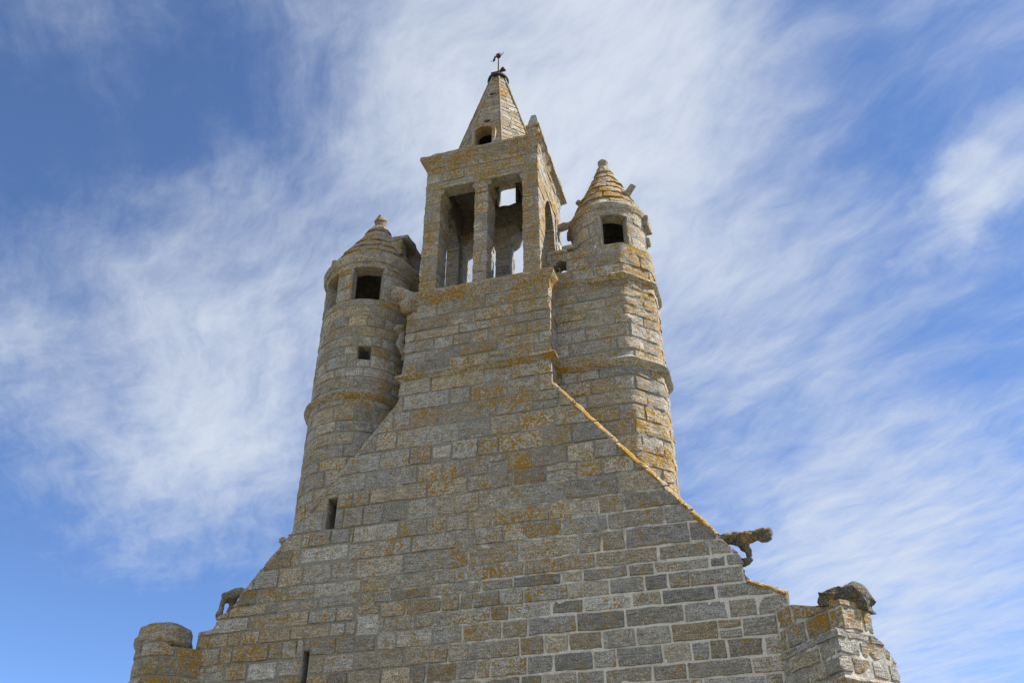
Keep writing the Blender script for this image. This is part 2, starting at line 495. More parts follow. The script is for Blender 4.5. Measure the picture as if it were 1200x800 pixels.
def tube(mb, pts, radii, n=8, c=(0.3, 0.5, 0.4)):
    rows = []
    for i, p in enumerate(pts):
        p = Vector(p)
        d = (Vector(pts[min(i + 1, len(pts) - 1)]) - Vector(pts[max(i - 1, 0)])).normalized()
        u = d.orthogonal().normalized() if abs(d.z) > 0.9 else d.cross(Vector((0, 0, 1))).normalized()
        w = d.cross(u)
        rows.append([p + (u * math.cos(2 * math.pi * q / n) + w * math.sin(2 * math.pi * q / n)) * radii[i] for q in range(n)])
    ids = mb.grid(rows, c, 0, True)
    mb.face(tuple(reversed(ids[0]))); mb.face(tuple(ids[-1]))

def lathe(mb, cx, cy, prof, n=24, c=(0.3, 0.5, 0.4)):
    ids = mb.grid([[(cx + r * math.cos(2 * math.pi * q / n), cy + r * math.sin(2 * math.pi * q / n), z) for q in range(n)] for r, z in prof], c, 0, True)
    mb.face(tuple(reversed(ids[0]))); mb.face(tuple(ids[-1]))

def carved(name, parent, pieces, voxel=0.018, amp=0.014, f=11, col=(0.35, 0.42, 0.5), label=None, lich_top=0.35):
    """a carved stone figure: ellipsoids and limbs fused to one skin, then weathered.
    pieces: ('e', centre, radii, rot_z) or ('t', points, radii)"""
    bm = bmesh.new()
    for pc in pieces:
        if pc[0] == 'e':
            r = bmesh.ops.create_icosphere(bm, subdivisions=3, radius=1)
            rot = pc[3] if len(pc) > 3 else 0
            for v in r['verts']:
                q = Vector((v.co.x * pc[2][0], v.co.y * pc[2][1], v.co.z * pc[2][2]))
                if rot: q = Vector((q.x * math.cos(rot) - q.z * math.sin(rot), q.y, q.x * math.sin(rot) + q.z * math.cos(rot)))
                v.co = q + Vector(pc[1])
        else:
            for (a, ra), (b_, rb) in zip(zip(pc[1], pc[2]), zip(pc[1][1:], pc[2][1:])):
                a, b_ = Vector(a), Vector(b_); st = 7
                for i in range(st + 1):
                    r = bmesh.ops.create_icosphere(bm, subdivisions=2, radius=ra + (rb - ra) * i / st)
                    bmesh.ops.translate(bm, verts=r['verts'], vec=a.lerp(b_, i / st))
    me = bpy.data.meshes.new(name + '_clay'); bm.to_mesh(me); bm.free()
    tmp = bpy.data.objects.new(name + '_clay', me); COL.objects.link(tmp)
    md = tmp.modifiers.new('r', 'REMESH'); md.mode = 'VOXEL'; md.voxel_size = voxel
    bpy.context.view_layer.update()
    dg = bpy.context.evaluated_depsgraph_get()
    ev = bpy.data.meshes.new_from_object(tmp.evaluated_get(dg))
    mb = MB()
    for v in ev.vertices:
        p = v.co + v.normal * (amp * (nz(*v.co, f, 1) + 0.6 * nz(*v.co, f * 2.3, 4)))
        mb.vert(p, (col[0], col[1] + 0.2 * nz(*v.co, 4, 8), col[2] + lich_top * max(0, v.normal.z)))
    for p_ in ev.polygons: mb.face(tuple(p_.vertices))
    bpy.data.objects.remove(tmp); bpy.data.meshes.remove(me); bpy.data.meshes.remove(ev)
    return mb.build(name, parent, label=label, angle=60)

# ------------------------------------------------------------------ ground
def ground():
    mb = MB()
    R = [0, 8, 20, 45, 100, 250, 700, 2500]
    rows = []
    for r in R[1:]:
        rows.append([(r * math.cos(2 * math.pi * q / 48), r * math.sin(2 * math.pi * q / 48), (0.25 * nz(r * math.cos(2 * math.pi * q / 48), r * math.sin(2 * math.pi * q / 48), 0, 0.02) if r > 25 else 0.0)) for q in range(48)])
    ids = mb.grid(rows, (0, 0, 0), 0, True)
    mb.face(tuple(ids[0]))
    o = mb.build('ground', None, (GRASS,), fix=False)
    for p in o.data.polygons:
        if p.normal.z < 0: p.flip()
    o['kind'] = 'structure'
ground()

# ------------------------------------------------------------------ the chapel
chapel = bpy.data.objects.new('chapel', None); COL.objects.link(chapel); chapel.location = (0, 0, 0)
chapel['label'] = 'old grey granite chapel with open belfry, spire and two turrets, spotted with orange lichen'
chapel['category'] = 'chapel'

# gable outline: x -> top of wall
PR = [(-8.38, 6.02), (-8.10, 6.05), (-8.095, 6.24), (-7.90, 6.30), (-7.80, 6.46), (-7.74, 6.55), (-5.46, 9.49), (-5.43, 9.62), (-5.415, 9.93), (-5.41, 9.93),
      (-2.885, 9.93), (-2.88, 9.93), (-2.87, 9.45), (-2.84, 9.38), (-0.71, 6.69), (-0.43, 6.34), (-0.40, 6.30), (-0.395, 6.10), (-0.36, 5.98), (-0.10, 5.86), (0.02, 5.84), (0.03, 5.74), (0.11, 5.70)]
X0, X1 = PR[0][0], PR[-1][0]
def gable_top(x):
    if x <= PR[0][0]: return PR[0][1]
    for (a, b), (c, d) in zip(PR, PR[1:]):
        if x <= c: return b + (d - b) * (x - a) / max(1e-6, c - a)
    return PR[-1][1]
def gprof(s): return gable_top(s + X0)

def clamp01(x): return max(0.0, min(1.0, x))
def facade_lichen(x, z):
    l = 0.22
    l += 0.16 * math.exp(-((x + 3.7) ** 2) / 3.0 - ((z - 7.4) ** 2) / 5.0)
    l += 0.22 * math.exp(-((x + 7.9) ** 2) / 0.8 - ((z - 6.0) ** 2) / 0.6)
    l += 0.16 * math.exp(-((x + 3.3) ** 2) / 1.2 - ((z - 9.0) ** 2) / 1.0)
    l += 0.20 * math.exp(-((x + 0.1) ** 2) / 0.15 - ((z - 5.6) ** 2) / 0.4)
    l -= 0.18 * math.exp(-((x + 1.0) ** 2) / 1.5 - ((z - 5.6) ** 2) / 1.2)
    return l
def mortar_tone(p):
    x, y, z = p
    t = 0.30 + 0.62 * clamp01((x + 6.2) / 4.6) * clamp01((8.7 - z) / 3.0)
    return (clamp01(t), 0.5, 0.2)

def build_gable():
    rnd = random.Random(11)
    mb = MB(); surf = PathSurf([(X0, 0), (X1, 0)])
    S_ = lambda x: x - X0
    slits = [(S_(-6.505), S_(-6.345), 7.42, 7.94), (S_(-6.60), S_(-6.50), 4.9, 5.60)]
    S = merge_breaks(frange(0, X1 - X0, 0.16), [S_(p[0]) for p in PR] + [q for h in slits for q in h[:2]], 0.0012)
    Z = merge_breaks(frange(0, 10, 0.25), [q for h in slits for q in h[2:]], 0.01)
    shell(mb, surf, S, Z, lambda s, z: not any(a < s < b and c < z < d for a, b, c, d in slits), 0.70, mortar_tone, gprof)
    # blocks, with a few replaced by pale new stone
    rects = layout(rnd, 0, X1 - X0, 0.0, 3.9, (0.28, 0.38), (0.4, 1.0), 0.0)
    rects += layout(rnd, 0, X1 - X0, 3.9, 6.35, (0.16, 0.275), (0.20, 0.80), 0.07)
    rects += layout(rnd, 0, X1 - X0, 6.35, 10.0, (0.20, 0.34), (0.28, 1.05), 0.07)
    for h in slits: rects = subtract(rects, h)
    pale = [(S_(-6.86), S_(-6.06), 6.90, 7.16), (S_(-7.45), S_(-6.98), 5.22, 5.49), (S_(-5.82), S_(-5.48), 5.72, 6.03), (S_(-4.82), S_(-4.48), 8.36, 8.60)]
    for h in pale: rects = subtract(rects, h)
    for r in rects:
        if gprof(r[0]) <= r[2] + 0.02 and gprof(r[1]) <= r[2] + 0.02 and gprof((r[0] + r[1]) / 2) <= r[2] + 0.02: continue
        x = (r[0] + r[1]) / 2 + X0; z = (r[2] + r[3]) / 2
        neat = clamp01((x + 6.6) / 4.6) * clamp01((8.8 - z) / 2.8)
        jt = rnd.uniform(0.004, 0.010) + 0.008 * neat * rnd.uniform(0.4, 1.5)
        c = stone_colour(rnd, facade_lichen(x, z), 0.40)
        if neat > 0.6: c = (c[0] * rnd.uniform(0.7, 1.1), c[1] * rnd.uniform(0.75, 1.15), c[2] * 0.9)
        if neat > 0.6 and rnd.random() < 0.14: c = (c[0] * 0.3, 0.12, c[2] * 0.5)
        lim = [p[0] - X0 for p in PR if r[0] + 0.02 < p[0] - X0 < r[1] - 0.02]
        near = max(gprof(r[0]), gprof(r[1])) - r[3]
        need = any(gprof(q) < r[3] + 0.02 for q in [r[0] + (r[1] - r[0]) * i / 8 for i in range(9)])
        add_stone(mb, rnd, surf, r, c, jt, 0.014, 0.012, 0.05 if z > 3.9 else 0.15, 0.017, gprof if need else None)
    for h in pale: add_stone(mb, rnd, surf, h, (0.12, 0.86, 0.0), 0.016, 0.012, 0.002, 0.08, 0.002)
    return mb.build('gable_wall', chapel, label='broad sloping gable wall of coursed granite blocks')
gable = build_gable()

def slope_coping(pts, name, lich, label=None):
    """weathered edge stones along the raked edge"""
    mb = MB(); rnd = random.Random(len(pts) + 5)
    for (xa, za), (xb, zb) in zip(pts, pts[1:]):
        L = math.hypot(xb - xa, zb - za); n = max(1, round(L / 0.5))
        for i in range(n):
            a, b = i / n, (i + 1) / n - 0.022 / L
            p = [Vector((xa + (xb - xa) * t, 0, za + (zb - za) * t)) for t in frange(a, b, 0.07 / L)]
            ux, uz = (xb - xa) / L, (zb - za) / L
            nx, nzv = -uz, ux
            if nzv < 0: nx, nzv = -nx, -nzv
            c = (rnd.uniform(0.2, 0.7), rnd.uniform(0.45, 0.75), lich + rnd.gauss(0, 0.12))
            prof = [(0.72, -0.03), (0.72, 0.05), (0.30, 0.07), (0.06, 0.06), (-0.005, 0.030), (-0.026, -0.005), (-0.012, -0.03)]
            rows = []
            off = rnd.uniform(-0.014, 0.014)
            for q in p:
                row = []
                for (y, h) in prof:
                    P = Vector((q.x + nx * (h + off), y, q.z + nzv * (h + off)))
                    a_ = 0.022
                    row.append((P.x + a_ * nz(*P, 9, 1), P.y + a_ * nz(*P, 9, 2), P.z + a_ * nz(*P, 9, 3)))
                rows.append(row)
            ids = mb.grid(rows, c, 0, True); mb.face(tuple(reversed(ids[0]))); mb.face(tuple(ids[-1]))
    return mb.build(name, gable, label=label, angle=50)
slope_coping([(-2.875, 9.40), (-0.66, 6.62)], 'coping', 1.0, 'sunlit sloping edge thick with orange lichen')
slope_coping([(-7.76, 6.50), (-5.47, 9.44)], 'coping', 0.25)
slope_coping([(-0.37, 5.96), (0.11, 5.74)], 'coping', 0.8)

# ---------------- belfry base
BX0, BX1, BY = -5.41, -2.885, 1.88
def build_base():
    rnd = random.Random(23); mb = MB()
    surf = PathSurf([(BX0, BY), (BX0, 0), (BX1, 0), (BX1, BY)], closed=True)
    S = merge_breaks(frange(0, surf.L, 0.4), surf.corners, 0.01)
    shell(mb, surf, merge_breaks([0, surf.L], surf.corners, 0.01), [5.6, 9.93, 11.45], lambda s, z: z > 9.93 or s > BY + (BX1 - BX0) or s < BY, 0.6, (0.15, 0.5, 0.2))
    rects = layout(rnd, 0.9, BY + (BX1 - BX0) + 1.0, 9.95, 11.45, (0.16, 0.27), (0.28, 1.0), 0.12)
    for r in rects:
        c = stone_colour(rnd, 0.28 + 0.13 * clamp01((r[2] - 10.3)) + 0.22 * clamp01(((r[0] + r[1]) / 2 - BY - 0.5) / 2.0), 0.45)
        add_stone(mb, rnd, surf, r, c, 0.009, 0.012, 0.011, 0.055, 0.012)
    base = mb.build('belfry_base', chapel, label='square masonry block under the belfry')
    m2 = MB()
    sp = [(-0.05, 9.86), (0.03, 9.87), (0.055, 9.90), (0.10, 9.93), (0.105, 9.955), (0.09, 9.972), (0.02, 10.02), (-0.05, 10.03)]
    sweep(m2, surf, sp, 1.1, BY + (BX1 - BX0) + 0.46, 0.06, (0.5, 0.5, 0.45), 0.014, 8)
    m2.build('string_course', base)
    m3 = MB()
    sp = [(-0.3, 11.40), (0.012, 11.41), (0.03, 11.45), (0.05, 11.50), (0.105, 11.56), (0.12, 11.60), (0.105, 11.655), (-0.05, 11.70), (-0.3, 11.70)]
    sweep(m3, surf, sp, 0.0, BY + (BX1 - BX0) + BY, 0.06, (0.4, 0.5, 0.52), 0.018, 8)
    # floor of the belfry
    prism(m3, [(BX0 + 0.1, 11.5), (BX1 - 0.1, 11.5), (BX1 - 0.1, 11.69), (BX0 + 0.1, 11.69)], 0.1, BY - 0.1)
    m3.build('sill_cornice', base)
    return base
base = build_base()

# ---------------- open belfry
EX0, EX1, EY0, EY1 = -5.23, -3.02, 0.0, 1.76
def pier_mesh(x0, x1, y0, y1, z0, z1, seed, lich):
    rnd = random.Random(seed); mb = MB()
    surf = PathSurf([(x0, y1), (x0, y0), (x1, y0), (x1, y1)], closed=True)
    shell(mb, surf, merge_breaks([0, surf.L], surf.corners, 0.01), [z0, z1], lambda s, z: True, 0.08, (0.2, 0.5, 0.3))
    z = z0
    while z < z1 - 0.03:
        h = rnd.uniform(0.18, 0.36)
        if z1 - z - h < 0.12: h = z1 - z
        cut = rnd.uniform(0.2, 0.8) * surf.L
        a = rnd.uniform(0, surf.L)
        for (p, q) in ((a, a + surf.L * 0.52), (a + surf.L * 0.52, a + surf.L)):
            add_stone(mb, rnd, surf, (p, q, z, z + h), stone_colour(rnd, lich, 0.4), 0.005, 0.007, 0.014, 0.045, 0.010)
        z += h
    return mb
belfry_mb = MB()
def build_belfry():
    rnd = random.Random(31); mb = MB()
    ZT0, ZT1 = 14.12, 14.80
    # frieze over the openings, all four sides
    surf = PathSurf([(EX0, EY1), (EX0, EY0), (EX1, EY0), (EX1, EY1)], closed=True)
    shell(mb, surf, merge_breaks(frange(0, surf.L, 0.4), surf.corners, 0.01), [ZT0, ZT1], lambda s, z: True, 0.22, (0.2, 0.5, 0.3))
    for r in layout(rnd, 0.05, surf.L + 0.05, ZT0, ZT1, (0.2, 0.26), (0.35, 0.8), 0):
        add_stone(mb, rnd, surf, r, stone_colour(rnd, 0.64, 0.5), 0.004, 0.008, 0.013, 0.05, 0.012)
    # closed side cheeks with a lancet in each
    for x, sgn in ((EX1, 1), (EX0, -1)):
        pts = [(x, EY0), (x, EY1)] if sgn > 0 else [(x, EY1), (x, EY0)]
        sf = PathSurf(pts)
        ya, yb, zs, za = 0.50, 1.22, 13.45, 14.10
        def inside(s, z, sf=sf, ya=ya, yb=yb, zs=zs, za=za):
            y = sf.plan(s)[0].y
            if z < zs: return not (ya < y < yb)
            R = 0.72; m = (ya + yb) / 2
            cy = yb if y < m else ya
            return not (ya < y < yb and (y - cy) ** 2 + ((z - zs) * R / (za - zs) * 0.866) ** 2 < R * R)
        S = merge_breaks(frange(0.43, EY1 - 0.43, 0.02), [], 0.001)
        Z = [11.68, 12.4] + frange(12.4, 13.45, 0.35)[1:] + frange(13.45, 14.12, 0.02)[1:]
        shell(mb, sf, S, Z, inside, 0.26, (0.4, 0.55, 0.55), None, 0, -0.012)
    b = mb.build('belfry', chapel, label='open square bell chamber on slender stone piers')
    PX = [(EX0, -4.92), (-4.24, -3.99), (-3.32, EX1)]
    for i, (a, c) in enumerate(PX):
        pier_mesh(a, c, EY0, EY0 + 0.44, 11.68, ZT0, 40 + i, 0.46 if i < 2 else 0.66).build('pier', b)
        pier_mesh(a, c, EY1 - 0.44, EY1, 11.68, ZT0, 50 + i, 0.12).build('pier', b)
    # shouldered corbels under the lintels
    for (x, sg) in ((-4.92, 1), (-4.24, -1), (-3.99, 1), (-3.32, -1)):
        for (y0, y1) in ((0.006, 0.43), (EY1 - 0.43, EY1 - 0.006)):
            cm = MB()
            big = 1.0 if y0 < 0.5 else 3.2
            n = 8; pts = [(x - sg * 0.004, ZT0 + 0.004)]
            pts.append((x + sg * 0.06 * big, ZT0 + 0.004))
            for i in range(n + 1):
                t = i / n * math.pi / 2
                pts.append((x + sg * (0.06 * big * math.cos(t)), ZT0 - 0.03 - 0.09 * big * math.sin(t)))
            pts.append((x - sg * 0.004, ZT0 - 0.03 - 0.09 * big))
            if sg < 0: pts.reverse()
            prism(cm, pts, y0, y1, (0.3, 0.55, 0.4), None, 4)
            cm.roughen(0.008, 9)
            cm.build('corbel', b)
    # worn roll over the front openings
    rm = MB()
    for x0, x1 in ((-4.90, -4.26), (-3.97, -3.34)):
        tube(rm, [(x0 + (x1 - x0) * i / 8, -0.012, ZT0 + 0.035) for i in range(9)], [0.032] * 9, 8, (0.3, 0.6, 0.35))
    rm.roughen(0.01, 9); rm.build('lintel_moulding', b)
    # cornice
    m3 = MB()
    sp = [(-0.10, 14.72), (0.012, 14.72), (0.02, 14.78), (0.04, 14.83), (0.105, 14.90), (0.125, 14.92), (0.12, 14.99), (0.09, 15.01), (-0.10, 15.01)]
    sweep(m3, surf, sp, None, None, 0.05, (0.4, 0.45, 0.5), 0.022, 6)
    m3.build('cornice', b, label='heavy projecting cornice, chipped along its edge')
    for i, (lo, hi) in enumerate((((-5.20, 0.04, 14.82), (-4.50, 1.72, 14.95)), ((-3.70, 0.21, 14.82), (-3.23, 1.55, 14.95)), ((-4.495, 0.21, 14.822), (-3.705, 0.55, 14.948)))):
        fl = MB(); rough_block(fl, lo, hi, (0.3, 0.4, 0.1), 5, 0.015, 0.01, 5, i)
        fl.build('ceiling_slab', b)
    # corner pinnacles of the platform
    for (x, y, h) in ((-3.10, 0.10, 0.62), (-3.10, 1.66, 0.5), (-5.15, 1.66, 0.5)):
        pm = MB(); w = 0.115
        rough_block(pm, (x - w, y - w, 14.99), (x + w, y + w, 15.28), (0.3, 0.55, 0.5), 4, 0.015, 0.012)
        rough_block(pm, (x - w - 0.025, y - w - 0.025, 15.27), (x + w + 0.025, y + w + 0.025, 15.35), (0.3, 0.45, 0.5), 4, 0.02, 0.012)
        rough_block(pm, (x - w, y - w, 15.34), (x + w, y + w, 15.34 + h * 0.55), (0.2, 0.6, 0.4), 4, 0.02, 0.012,
                    M=lambda p, x=x, y=y, h=h: (x + (p[0] - x) * (1 - 0.55 * clamp01((p[2] - 15.34) / (h * 0.55))), y + (p[1] - y) * (1 - 0.55 * clamp01((p[2] - 15.34) / (h * 0.55))), p[2]))
        pm.build('pinnacle', b)
    return b
belfry = build_belfry()

# ---------------- steeple
SCX, SCY = -4.10, 0.90
def build_steeple():
    rnd = random.Random(61); mb = MB()
    AP = 0.93; z0, z1 = 14.97, 18.02; r1 = 0.155
    R = AP / math.cos(math.pi / 8)
    pts = [(SCX + R * math.cos(math.radians(112.5 + 45 * i)), SCY + R * math.sin(math.radians(112.5 + 45 * i))) for i in range(8)]
    k = lambda z: 1 + (r1 / AP - 1) * (z - z0) / (z1 - z0)
    surf = PathSurf(pts, closed=True, centre=(SCX, SCY), taper=k)
    side = surf.L / 8
    fr = 3.5 * side; bk = 7.5 * side                  # middle of front face and back face
    # tapered s range: half opening grows in s as the faces shrink
    hw = 0.18
    def hole(s, z):
        for cs in (fr, bk):
            ds = abs((s - cs + surf.L / 2) % surf.L - surf.L / 2) * k(z)
            if cs == bk and ds < 0.20 and 15.02 < z < 15.60: return True
            if ds < hw and 15.02 < z < 15.62 and ((ds / hw) ** 2 + (max(0, z - 15.46) / 0.16) ** 2 < 1): return True
            if cs == fr:
                for hz in (16.02, 17.16):
                    if ds < 0.085 and abs(z - hz) < 0.085: return True
        return False
    S = merge_breaks(frange(0, surf.L, 0.1) + frange(fr - 0.2, fr + 0.2, 0.025) + frange(bk - 0.2, bk + 0.2, 0.025), surf.corners, 0.006)
    Z = frange(14.97, 15.7, 0.03) + frange(15.7, 15.95, 0.125)[1:] + frange(15.95, 16.10, 0.03)[1:] + frange(16.10, 17.08, 0.2)[1:] + frange(17.08, 17.24, 0.03)[1:] + frange(17.24, 18.02, 0.2)[1:]
    shell(mb, surf, S, Z, lambda s, z: not hole(s, z), 0.10, (0.15, 0.5, 0.3))
    for f_ in range(8):
        z = z0
        while z < z1 - 0.02:
            h = rnd.uniform(0.13, 0.20)
            if z1 - z - h < 0.1: h = z1 - z
            a, b_ = f_ * side, (f_ + 1) * side
            cuts = [a] + ([a + side * rnd.uniform(0.3, 0.7)] if k(z) > 0.35 else []) + [b_]
            rects = [(p, q, z, z + h) for p, q in zip(cuts, cuts[1:])]
            if f_ in (3, 7):
                m = (f_ + 0.5) * side
                rects = subtract(rects, (m - (0.22 if f_ == 3 else 0.23) / k(15.4), m + (0.22 if f_ == 3 else 0.23) / k(15.4), 14.9, 15.66))
                for hz in (16.02, 17.16): rects = subtract(rects, (m - 0.10 / k(hz), m + 0.10 / k(hz), hz - 0.10, hz + 0.10), 0.01)
            for r in rects:
                add_stone(mb, rnd, surf, r, stone_colour(rnd, 0.50, 0.4), 0.004, 0.006, 0.012, 0.045, 0.006)
            z += h
    st = mb.build('steeple', chapel, label='tapering octagonal stone spire with small window')
    rb = MB()
    for i in range(8):
        p = surf.cum[i]
        tube(rb, [surf.pos(p, z, 0.004) for z in frange(14.99, 18.0, 0.1)], [0.022] * len(frange(14.99, 18.0, 0.1)), 6, (0.3, 0.40, 0.45))
    rb.roughen(0.006, 11); rb.build('rib', st)
    # arched window surround
    for ys, nm in ((-1, 'window_frame'), (1, 'window_frame')):
        lm = MB()
        def arch(w, zt, r):
            out = [(-w, 14.99), (-w, zt)]
            for i in range(1, 12):
                t = math.pi - math.pi * i / 12
                out.append((w * math.cos(t), zt + r * math.sin(t)))
            return out + [(w, zt), (w, 14.99)]
        inn, outr = (arch(0.175, 15.48, 0.12), arch(0.24, 15.48, 0.20)) if ys < 0 else (arch(0.195, 15.58, 0.03), arch(0.25, 15.62, 0.06))
        yf = SCY + ys * (AP - 0.01); yb = SCY + ys * (AP - 0.26)
        c = (0.35, 0.6, 0.5)
        rows = [[(SCX + x, yf, z) for x, z in outr], [(SCX + x, yf, z) for x, z in inn], [(SCX + x, yb, z) for x, z in inn], [(SCX + x, yb, z) for x, z in outr], [(SCX + x, yf, z) for x, z in outr]]
        lm.grid(rows, c); lm.roughen(0.008, 10); lm.build(nm, st, angle=50)
    for hz in (16.02, 17.16):
        rg = MB(); m = 3.5 * side
        P0 = Vector(surf.pos(m, hz, 0.006)); up = (Vector(surf.pos(m, hz + 0.1, 0.006)) - P0).normalized(); rt = Vector((1, 0, 0)); nn = rt.cross(up)
        rows = []
        for (r, d) in ((0.115, -0.04), (0.115, 0.010), (0.100, 0.018), (0.084, 0.012), (0.078, -0.005), (0.078, -0.03)):
            rows.append([P0 + rt * r * math.cos(2 * math.pi * q / 20) + up * r * math.sin(2 * math.pi * q / 20) + nn * d for q in range(20)])
        rg.grid(rows, (0.3, 0.6, 0.45), 0, True); rg.build('round_vent', st)
    cp = MB()
    lathe(cp, SCX, SCY, [(0.10, 17.96), (0.215, 17.955), (0.235, 17.98), (0.232, 18.03), (0.20, 18.08), (0.14, 18.11), (0.08, 18.12), (0.02, 18.13)], 24, (0.1, 0.05, 0.05))
    cp.roughen(0.006, 9); cp.build('cap', st, (LEAD,), label='dark rounded cap')
    return st
steeple = build_steeple()

# ---------------- round turret (left of the belfry)
def turret_roof(cx, cy, prof, n_rings, seed, lich, name='turret_roof', parent=None):
    """stone cone of overlapping rings. prof: r(z) as list of (z, r)"""
    rnd = random.Random(seed); mb = MB()
    def r_of(z):
        for (a, ra), (b, rb_) in zip(prof, prof[1:]):
            if z <= b: return ra + (rb_ - ra) * (z - a) / (b - a)
        return prof[-1][1]
    R0 = prof[0][1]
    surf = PathSurf(circle(cx, cy, R0), closed=True, smooth=True, centre=(cx, cy), taper=lambda z: r_of(z) / R0)
    zs = frange(prof[0][0], prof[-1][0], (prof[-1][0] - prof[0][0]) / n_rings)
    shell(mb, surf, frange(0, surf.L, 0.2), zs, lambda s, z: True, 0.08, (0.2, 0.4, 0.3), None, 0)
    for a, b in zip(zs, zs[1:]):
        n = max(3, int(R0 * 6.28 * r_of(a) / R0 / 0.42)); o = rnd.uniform(0, surf.L)
        cuts = sorted(o + surf.L * (i + rnd.uniform(-0.2, 0.2)) / n for i in range(n)); cuts.append(cuts[0] + surf.L)
        for p, q in zip(cuts, cuts[1:]):
            add_stone(mb, rnd, surf, (p, q, a, b), stone_colour(rnd, lich, 0.5), 0.010, 0.012, 0.024, 0.05, 0.034, None, 0.020)
    return mb.build(name, parent)

LX, LY, LR = -6.57, 0.90, 0.865
def build_round_turret():
    rnd = random.Random(71); mb = MB()
    surf = PathSurf(circle(LX, LY, LR), closed=True, smooth=True)
    A = lambda ang: arc_s(LR, ang)
    def wrapd(s, c): return (s - c + surf.L / 2) % surf.L - surf.L / 2
    wins = [(A(18), 0.28, 11.88, 12.62), (A(-38), 0.23, 11.88, 12.62), (A(98), 0.30, 11.75, 12.58), (A(178), 0.27, 11.88, 12.58)]
    small = (A(24), 0.115, 10.57, 10.85)
    holes = wins + [small]
    def inside(s, z):
        for c, hw, a, b in holes:
            if abs(wrapd(s, c)) < hw and a < z < b: return False
        p = surf.plan(s)[0]
        if p.y < 0.55 and z < gable_top(p.x) - 0.22: return False
        return True
    S = merge_breaks(frange(0, surf.L, 0.10), [(c + k) % surf.L for c, hw, a, b in holes for k in (-hw, hw)], 0.004)
    S[-1] = surf.L
    Z = merge_breaks(frange(4.0, 12.80, 0.4), [q for h in holes for q in h[2:]], 0.01)
    shell(mb, surf, S, Z, inside, 0.17, (0.12, 0.5, 0.2))
    rects = layout(rnd, 0, surf.L, 6.4, 9.80, (0.20, 0.32), (0.3, 0.75), 0.05) + layout(rnd, 0, surf.L, 9.80, 11.88, (0.17, 0.27), (0.3, 0.75), 0.08) + layout(rnd, 0, surf.L, 11.88, 12.72, (0.25, 0.34), (0.3, 0.6), 0)
    for c, hw, a, b in holes:
        for k in (-surf.L, 0, surf.L): rects = subtract(rects, (c - hw + k, c + hw + k, a, b))
    for r in rects:
        p = surf.plan((r[0] + r[1]) / 2)[0]
        if p.y < 0.55 and r[2] < gable_top(p.x) - 0.40: continue
        l = 0.26 + 0.22 * clamp01((r[2] - 10.2) / 1.6)
        add_stone(mb, rnd, surf, r, stone_colour(rnd, l, 0.4), 0.005, 0.010, 0.012, 0.05, 0.014)
    t = mb.build('turret', chapel, label='round stair turret left of the belfry')
    sc = MB()
    sweep(sc, surf, [(-0.05, 9.76), (0.02, 9.77), (0.06, 9.81), (0.095, 9.84), (0.10, 9.865), (0.08, 9.885), (0.02, 9.92), (-0.05, 9.92)], None, None, 0.06, (0.45, 0.5, 0.38), 0.012, 8)
    sc.build('string_course', t)
    ev = MB()
    sweep(ev, surf, [(-0.24, 12.61), (0.012, 12.615), (0.018, 12.66), (0.03, 12.69), (0.034, 12.705), (0.062, 12.71), (0.066, 12.75), (0.095, 12.79), (0.10, 12.83), (0.085, 12.87), (0.0, 12.94), (-0.24, 12.94)], None, None, 0.06, (0.3, 0.5, 0.36), 0.012, 8)
    ev.build('eave_moulding', t)
    turret_roof(LX, LY, [(12.86, 0.93), (13.40, 0.62), (13.95, 0.31), (14.28, 0.15)], 6, 73, 0.60, 'turret_roof', t)
    kn = MB(); lathe(kn, LX, LY, [(0.14, 14.18), (0.12, 14.3), (0.105, 14.40), (0.108, 14.43), (0.13, 14.46), (0.132, 14.52), (0.12, 14.56), (0.08, 14.57)], 20, (0.3, 0.15, 0.5)); kn.roughen(0.045, 8); kn.roughen(0.02, 19); kn.build('finial', t)
    # worn crocket stubs on the cone
    for ang, z, r in ((-78, 14.12, 0.24), (-60, 13.22, 0.80), (60, 13.2, 0.78)):
        cr = MB(); a = math.radians(ang); dx, dy = math.sin(a), -math.cos(a)
        x, y = LX + dx * r, LY + dy * r
        rough_block(cr, (x - 0.055, y - 0.055, z - 0.06), (x + 0.055, y + 0.055, z + 0.09), (0.3, 0.4, 0.5), 3, 0.03, 0.02)
        cr.build('crocket', t)
    # stone porch on the belfry side of the lantern
    ho = MB()
    rough_block(ho, (-6.26, 0.56, 12.92), (-5.86, 0.86, 13.64), (0.2, 0.42, 0.4), 8, 0.08, 0.075, 3.2, 4, M=lambda p: (p[0] - 0.38 * clamp01((13.40 - p[2]) / 0.45) * clamp01((p[0] + 6.26) / 0.40), p[1], p[2]))
    rough_block(ho, (-6.15, 1.05, 11.72), (-5.79, 1.28, 13.70), (0.1, 0.25, 0.1), 7, 0.03, 0.035)
    rough_block(ho, (-6.24, 0.56, 13.60), (-5.76, 1.34, 13.70), (0.1, 0.35, 0.3), 8, 0.03, 0.045, 4)
    ho.roughen(0.014, 13)
    ho.build('porch', t, label='slab-roofed stone doorway facing the belfry')
    return t
left_turret = build_round_turret()

def round_corners(pts, r, closed):
    out = []; n = len(pts)
    for i, p in enumerate(pts):
        if not closed and i in (0, n - 1): out.append(tuple(p)); continue
        p = Vector(p); a = Vector(pts[i - 1]); b = Vector(pts[(i + 1) % n])
        u, v = p + (a - p).normalized() * r, p + (b - p).normalized() * r
        m = (p + (u + v) * 0.5) * 0.5
        out += [tuple(u), tuple(m), tuple(v)]
    return out

